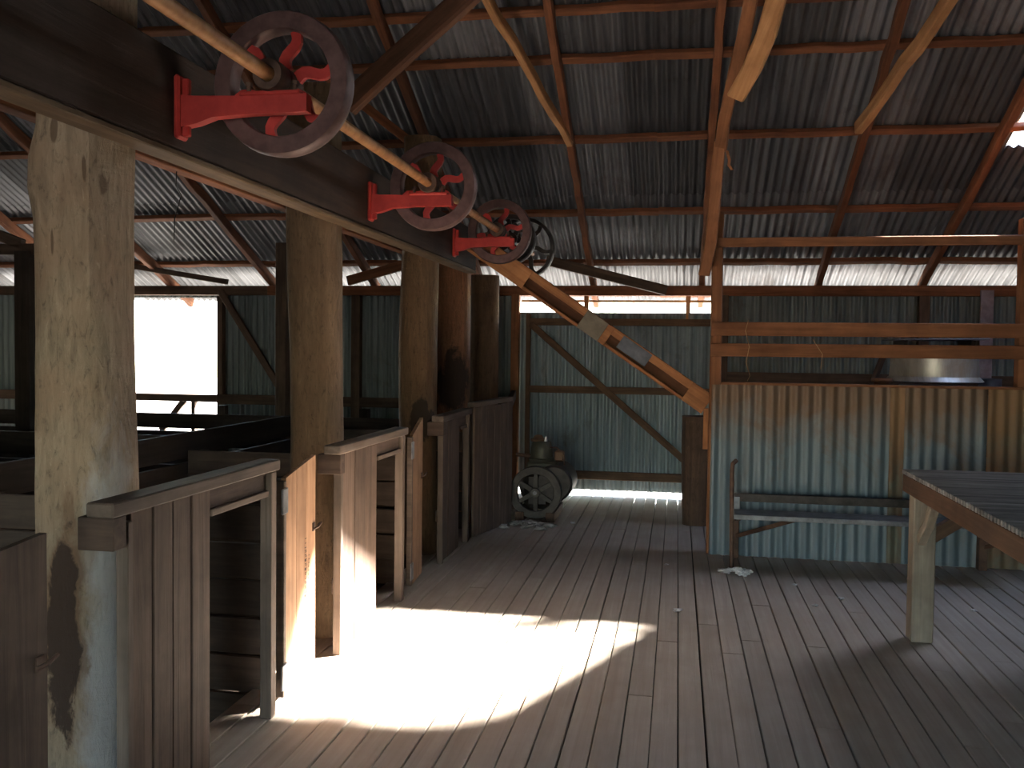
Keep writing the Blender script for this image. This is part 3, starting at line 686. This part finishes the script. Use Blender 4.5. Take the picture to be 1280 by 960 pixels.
for i in range(ns):
    y = TY0 + .02 + i * (TY1 - TY0 - .04) / (ns - 1)
    m = T(TX0 - .008, y, .908)
    if me is None:
        bm = bmesh.new(); add_box(bm, 0, TX1 - TX0 + .016, -.008, .008, -.013, .012, .004); me = meshobj('slat', bm, 'table_slat', tb, m).data
    else: share('slat', me, tb, m)

# ------------------------------------------------------------------ old stationary engine
EX, EY = -1.25, 8.25
en = empty('stationary_engine', (EX, EY + .25, 0), label='old dusty stationary engine with a six-spoked flywheel before the tin door', cat='engine')
def eng_wheel(y, nm):
    w_ = lathe(nm, [(.232, -.035), (.238, -.03), (.238, .03), (.232, .035), (.175, .035), (.17, .03), (.17, -.03), (.175, -.035)], 'engine_iron', en, T(EX, y, .262) @ YROT, n=40, closed=True)
    for k in range(6):
        m = T(EX, y, .262) @ Matrix.Rotation(k * math.tau / 6, 4, 'Y'); bm = bmesh.new()
        vv = add_box(bm, -.022, .022, -.014, .014, .03, .176, 0)
        for v in bm.verts:
            if v.co.z > .1: v.co.x *= .75
        meshobj('spoke', bm, 'engine_iron', w_, m)
    lathe('hub', [(.018, -.05), (.04, -.05), (.045, -.04), (.045, .04), (.04, .05), (.018, .05)], 'engine_iron', w_, T(EX, y, .262) @ YROT, n=20, closed=True)
eng_wheel(EY, 'flywheel'); eng_wheel(EY + .52, 'flywheel')
tube('crankshaft', [(EX, EY - .06, .262), (EX, EY + .62, .262)], .018, 'old_steel', en, n=12)
bm = bmesh.new(); add_box(bm, EX - .13, EX + .13, EY + .09, EY + .43, .09, .44, .05); meshobj('crankcase', bm, 'black_iron', en, smooth=False)
lathe('fuel_tank', [(.02, -.22), (.15, -.22), (.17, -.2), (.17, .2), (.15, .22), (.02, .22)], 'black_iron', en, T(EX + .16, EY + .26, .34) @ YROT, n=28)
for xx in (-.14, .14): board('skid', EX + xx - .04, EX + xx + .04, EY - .05, EY + .6, .0, .085, 'stump_wood', en)
bm = bmesh.new(); add_box(bm, -.145, .145, -.16, .16, 0, .1, .02); meshobj('deck', bm, 'engine_green', en, T(EX + .04, EY + .24, .43))
lathe('water_hopper', [(.115, 0), (.12, .02), (.105, .03), (.10, .12), (.088, .17), (.075, .185)], 'engine_green', en, T(EX + .02, EY + .2, .53), n=24)
lathe('filler_cap', [(.07, 0), (.075, .02), (.05, .03), (.035, .055), (.02, .06)], 'engine_brown', en, T(EX - .01, EY + .2, .71), n=20)
lathe('plug', [(.012, 0), (.016, .012), (.008, .05), (.004, .055)], 'wool', en, T(EX + .065, EY + .16, .705), n=10)
tube('exhaust_pipe', [(EX - .05, EY + .2, .57), (EX - .16, EY + .2, .575), (EX - .22, EY + .2, .58)], .018, 'rust_iron', en)
bm = bmesh.new(); add_box(bm, -.045, .045, -.05, .05, 0, .10, .015); meshobj('magneto', bm, 'engine_brown', en, T(EX + .19, EY + .2, .53))
tube('fuel_line', [(EX + .1, EY + .16, .66), (EX + .17, EY + .15, .66), (EX + .23, EY + .15, .60), (EX + .24, EY + .17, .5)], .008, 'rust_iron', en, n=6)

# ------------------------------------------------------------------ wool scraps and litter
def scrap(x, y, r_, seed, mat, label, group, squash=.4):
    rnd = random.Random(seed); bm = bmesh.new(); bmesh.ops.create_icosphere(bm, subdivisions=2, radius=r_)
    for v in bm.verts:
        k = 1 + rnd.uniform(-.45, .45); v.co = Vector((v.co.x * k * rnd.uniform(.9, 1.4), v.co.y * k, v.co.z * k * squash))
    mn = min(v.co.z for v in bm.verts)
    for v in bm.verts: v.co.z -= mn
    o = meshobj('wool_scrap', bm, mat, None, T(x, y, .0) @ Matrix.Rotation(rnd.uniform(0, 6), 4, 'Z'))
    return tag(o, label, 'wool', group)
rnd = random.Random(21)
def wool_pile(cx, cy, sx, sy, n, rr, mat, label, seed):
    rnd = random.Random(seed); bm = bmesh.new()
    for k in range(n):
        b2 = bmesh.new(); r_ = rnd.uniform(*rr); bmesh.ops.create_icosphere(b2, subdivisions=2, radius=r_)
        ox, oy = rnd.gauss(0, sx), rnd.gauss(0, sy); hz = max(0, 1 - math.hypot(ox / sx, oy / sy) / 2) * rr[1] * .8
        vv = {}
        for v in b2.verts:
            q = 1 + rnd.uniform(-.45, .45); vv[v] = bm.verts.new((ox + v.co.x * q * 1.2, oy + v.co.y * q, max(.001, r_ * .45 + hz + v.co.z * q * .5)))
        for f in b2.faces:
            try: bm.faces.new([vv[v] for v in f.verts])
            except ValueError: pass
        b2.free()
    return tag(meshobj('wool_litter', bm, mat, None, T(cx, cy, 0)), label, 'wool', kind='stuff')
wool_pile(.43, 6.60, .065, .035, 26, (.012, .026), 'wool', 'small heap of grey-white wool at the foot of the bench pipe', 4)
wool_pile(-1.27, 7.93, .14, .05, 40, (.012, .04), 'wool_grey', 'scattered dusty wool lying in front of the engine flywheel', 5)
for k, (x, y, r_, lab) in enumerate(((.03, 5.55, .022, 'white wool fleck alone on the floor right of the sun patch'), (1.05, 6.05, .018, 'white fleck on the boards left of the table leg'), (.80, 6.35, .014, 'tiny white fleck on the boards below the bench'), (.86, 5.85, .016, 'small white fleck on the boards between bench and table leg'),
                                 (1.80, 5.95, .02, 'white fleck on the boards behind the table leg'), (-.05, 6.75, .014, 'tiny white fleck on the boards midway to the stump'), (1.72, 4.60, .022, 'pale fleck on the shaded boards under the table'), (-.9, 8.2, .02, 'pale wool fleck on the boards right of the engine'))):
    scrap(x, y, r_, 300 + k, 'wool', lab, 'white flecks on the floor', .4)
